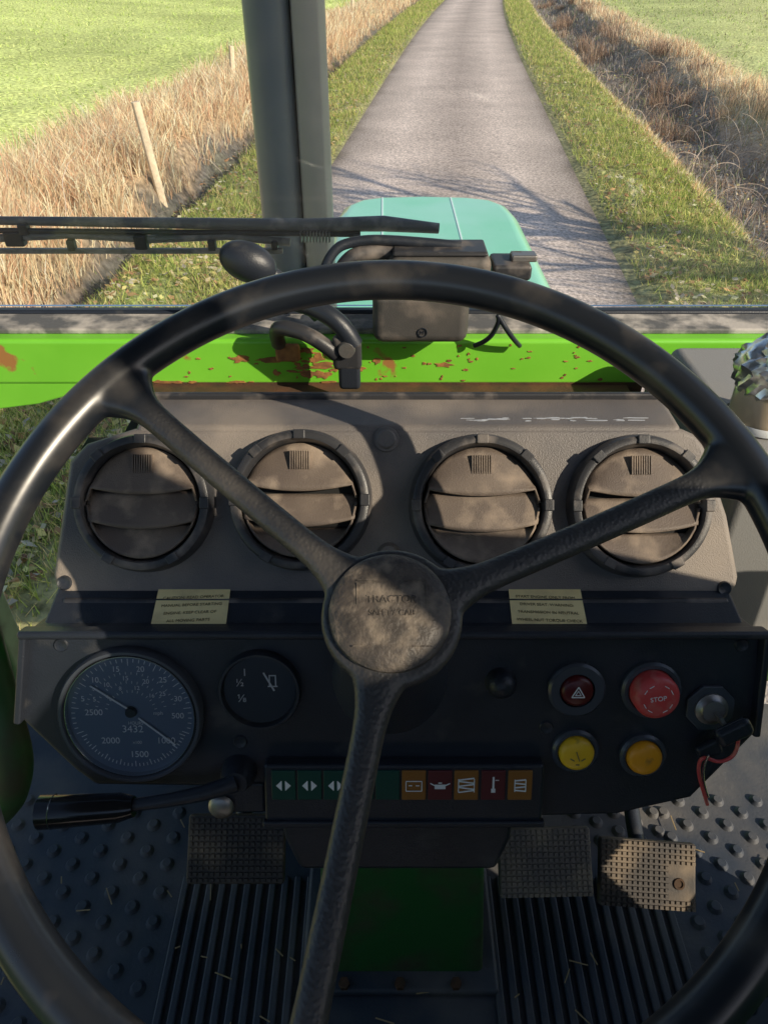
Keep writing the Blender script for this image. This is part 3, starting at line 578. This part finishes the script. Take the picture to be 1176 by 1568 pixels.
bp=N.new('ShaderNodeBump'); bp.invert=True; bp.inputs['Strength'].default_value=.55; bp.inputs['Distance'].default_value=.0007; L.new(mm.outputs[0],bp.inputs['Height'])
n=N.new('ShaderNodeTexNoise'); n.inputs['Scale'].default_value=22; n.inputs['Detail'].default_value=9; L.new(tc.outputs['Object'],n.inputs['Vector'])
r3=N.new('ShaderNodeMapRange'); r3.inputs[1].default_value=.50; r3.inputs[2].default_value=.85; L.new(n.outputs[0],r3.inputs[0])
ad=N.new('ShaderNodeMath'); ad.operation='MULTIPLY_ADD'; L.new(mr.outputs[0],ad.inputs[0]); ad.inputs[1].default_value=.22; L.new(r3.outputs[0],ad.inputs[2])
mx=N.new('ShaderNodeMix'); mx.data_type='RGBA'; mx.inputs[6].default_value=(.012,.015,.021,1); mx.inputs[7].default_value=(.095,.085,.076,1); L.new(ad.outputs[0],mx.inputs[0]); L.new(mx.outputs[2],b.inputs['Base Color'])
r4=N.new('ShaderNodeMapRange'); r4.inputs[3].default_value=.22; r4.inputs[4].default_value=.42; L.new(n.outputs[0],r4.inputs[0])
r5=N.new('ShaderNodeMath'); r5.operation='MULTIPLY_ADD'; L.new(mr.outputs[0],r5.inputs[0]); r5.inputs[1].default_value=.16; L.new(r4.outputs[0],r5.inputs[2]); L.new(r5.outputs[0],b.inputs['Roughness']); L.new(bp.outputs[0],b.inputs['Normal'])
b.inputs['Specular IOR Level'].default_value=.75
wo=fin(bm,sw,'rim_and_spokes',m,WF,local=True)
rm=wo.modifiers.new('r','REMESH'); rm.mode='VOXEL'; rm.voxel_size=.0016; rm.use_smooth_shade=True
sm=wo.modifiers.new('s','SMOOTH'); sm.iterations=14; sm.factor=.6
m_cap=mat('hub_cap',(.050,.044,.040),.5,var=(.10,.083,.070),vs=60,dust=(.24,.195,.15),ds=90,dlo=.48,dhi=.75,bump=.8,bs=350)
lathe(sw,'hub_cap',m_cap,[(0,.0115),(.022,.011),(.030,.0095),(.0330,.007),(.0338,.003),(.0338,0)],(-.001,.001,0),WF,64)
em=[]
for s in(-1,1): em+= [((s*.019,.010,.0112),(.0006,.012,.0005),0),((s*.013,.0175,.0113),(.012,.0006,.0005),0),((s*.016,-.019,.0110),(.010,.0006,.0005),0)]
boxes(sw,'cap_embossing',m_cap,em,WF)
text(sw,'TRACTOR',m_cap,0,.0065,.0116,.0060,WF); text(sw,'SAFETY CAB',m_cap,0,-.001,.0116,.0045,WF)

# ---------------------------------------------------------------- floor, pedals
fl=empty('cab_floor')
box(fl,'floor_plate',m_rubber,(0,.15,1.235),(1.5,1.35,.03))
bm=bmesh.new()
def stud(x,y):
    g=bmesh.ops.create_cone(bm,cap_ends=True,segments=14,radius1=.0105,radius2=.006,depth=.006)['verts']; bmesh.ops.translate(bm,vec=(x,y,1.253),verts=g)
for i in range(18):
    for j in range(14):
        x=-.72+i*.034; y=.10+j*.04+(i%2)*.02
        if x<-.29: stud(x,y)
for i in range(10):
    for j in range(14):
        x=.425+i*.03; y=.10+j*.04+(i%2)*.02; stud(x,y)
for i in range(5):
    for j in range(4): stud(.29+i*.03,.56+j*.03+(i%2)*.015)
fin(bm,fl,'mat_studs',m_rubber)
boxes(fl,'mat_ribs',m_rubber,[((x,.31,1.254),(.010,.42,.010),0) for x in np.arange(-.278,-.10,.0175)]+[((x,.27,1.254),(.010,.50,.010),0) for x in np.arange(.145,.40,.0175)]+[((x,.1,1.254),(.010,.45,.010),0) for x in np.arange(-.085,.13,.0175)],bevel=.0025)
m_straw=mat('straw_litter',(.35,.26,.14),.9)
boxes(fl,'floor_litter',m_straw,[((random.uniform(-.6,.6),random.uniform(.15,.6),1.2615),(random.uniform(.005,.03),.0015,.001),random.uniform(0,3.1)) for i in range(90)])
def pedal(name,c,s,rot,mm,hole=False):
    p=empty(name); F=frame(c,48)@Matrix.Rotation(rot,4,'Z')
    box(p,'plate',mm,(0,0,-.006),(s[0],s[1],.012),F,bevel=.003)
    n1=int(s[0]/.0065); n2=int(s[1]/.0065)
    boxes(p,'tread',mm,[(((i-(n1-1)/2)*.0065,(j-(n2-1)/2)*.0065,.0010),(.0042,.0040,.0025),0) for i in range(n1) for j in range(n2) if not(hole and i>n1-6 and j<n2-4 and j>1)],F)
    if hole: lathe(p,'hole_bolt',m_drust,[(0,.0005),(.004,.0005),(.0045,.002),(.0065,.002),(.0070,0)],(s[0]*.32,-s[1]*.1,0),F,24)
    tube(p,'arm',m_black,[(0,0,-.012),(0,.03,-.06),(0,.16,-.10)],.010,F)
pedal('clutch_pedal',(-.170,.441,1.476),(.112,.075),0,m_pedal)
m_pedal2=mat('brake_rubber',(.16,.14,.125),.6,dust=(.36,.30,.22),ds=20,dlo=.45,dhi=.75,bump=.4,bs=400)
pedal('brake_pedal',(.194,.452,1.425),(.112,.078),.02,m_pedal2)
pedal('brake_pedal',(.322,.45,1.400),(.118,.078),-.07,m_pedal,True)
cons=empty('side_console'); box(cons,'console_body',m_gray,(.475,.69,1.80),(.28,.24,.26),bevel=.012,seg=3)
jar=empty('foil_topped_jar'); JF=Matrix.Translation((.368,.63,1.930))
m_jar=mat('jar_glass',(.55,.45,.32),.15,coat=.5); m_foil=mat('foil',(.80,.81,.83),.3,metal=.9,bump=1,bs=60)
lathe(jar,'jar_body',m_jar,[(0,0),(.030,0),(.032,.004),(.032,.045),(.029,.052),(0,.052)],M=JF,seg=40)
bm=bmesh.new(); bmesh.ops.create_icosphere(bm,subdivisions=4,radius=1)
for v in bm.verts:
    k=1+.07*math.sin(v.co.x*13+v.co.y*9)*math.sin(v.co.z*11+v.co.x*5)+.05*math.sin(v.co.y*23+v.co.z*17); v.co=Vector((v.co.x*.038*k,v.co.y*.038*k,.056+max(v.co.z,-.9)*.032*k))
fin(bm,jar,'foil_lid',m_foil,JF)
lathe(jar,'jar_band',m_white,[(.0335,.002),(.0345,.006),(.0335,.010)],M=JF,seg=40)

# ---------------------------------------------------------------- light + camera
l=Vector((.72,-.5,.50)).normalized(); el=math.asin(l.z); az=math.atan2(l.x,l.y)
w=bpy.data.worlds.new('World'); S.world=w; w.use_nodes=True; nt=w.node_tree; sk=nt.nodes.new('ShaderNodeTexSky'); sk.sky_type='NISHITA'; sk.sun_disc=False; sk.sun_elevation=el; sk.sun_rotation=az
nt.links.new(sk.outputs[0],nt.nodes['Background'].inputs[0]); nt.nodes['Background'].inputs[1].default_value=.13
sd=bpy.data.lights.new('sun','SUN'); sd.energy=5; sd.angle=math.radians(.5); sd.color=(1,.87,.67); so=link(bpy.data.objects.new('sun',sd)); so.rotation_euler=(-l).to_track_quat('-Z','Y').to_euler()
cd=bpy.data.cameras.new('camera'); cd.sensor_fit='VERTICAL'; cd.sensor_height=24; cd.lens=17.33; cd.clip_start=.01; cd.clip_end=3000
co=link(bpy.data.objects.new('camera',cd)); co.location=(0,0,H); co.rotation_euler=(math.radians(52.7),0,0); S.camera=co
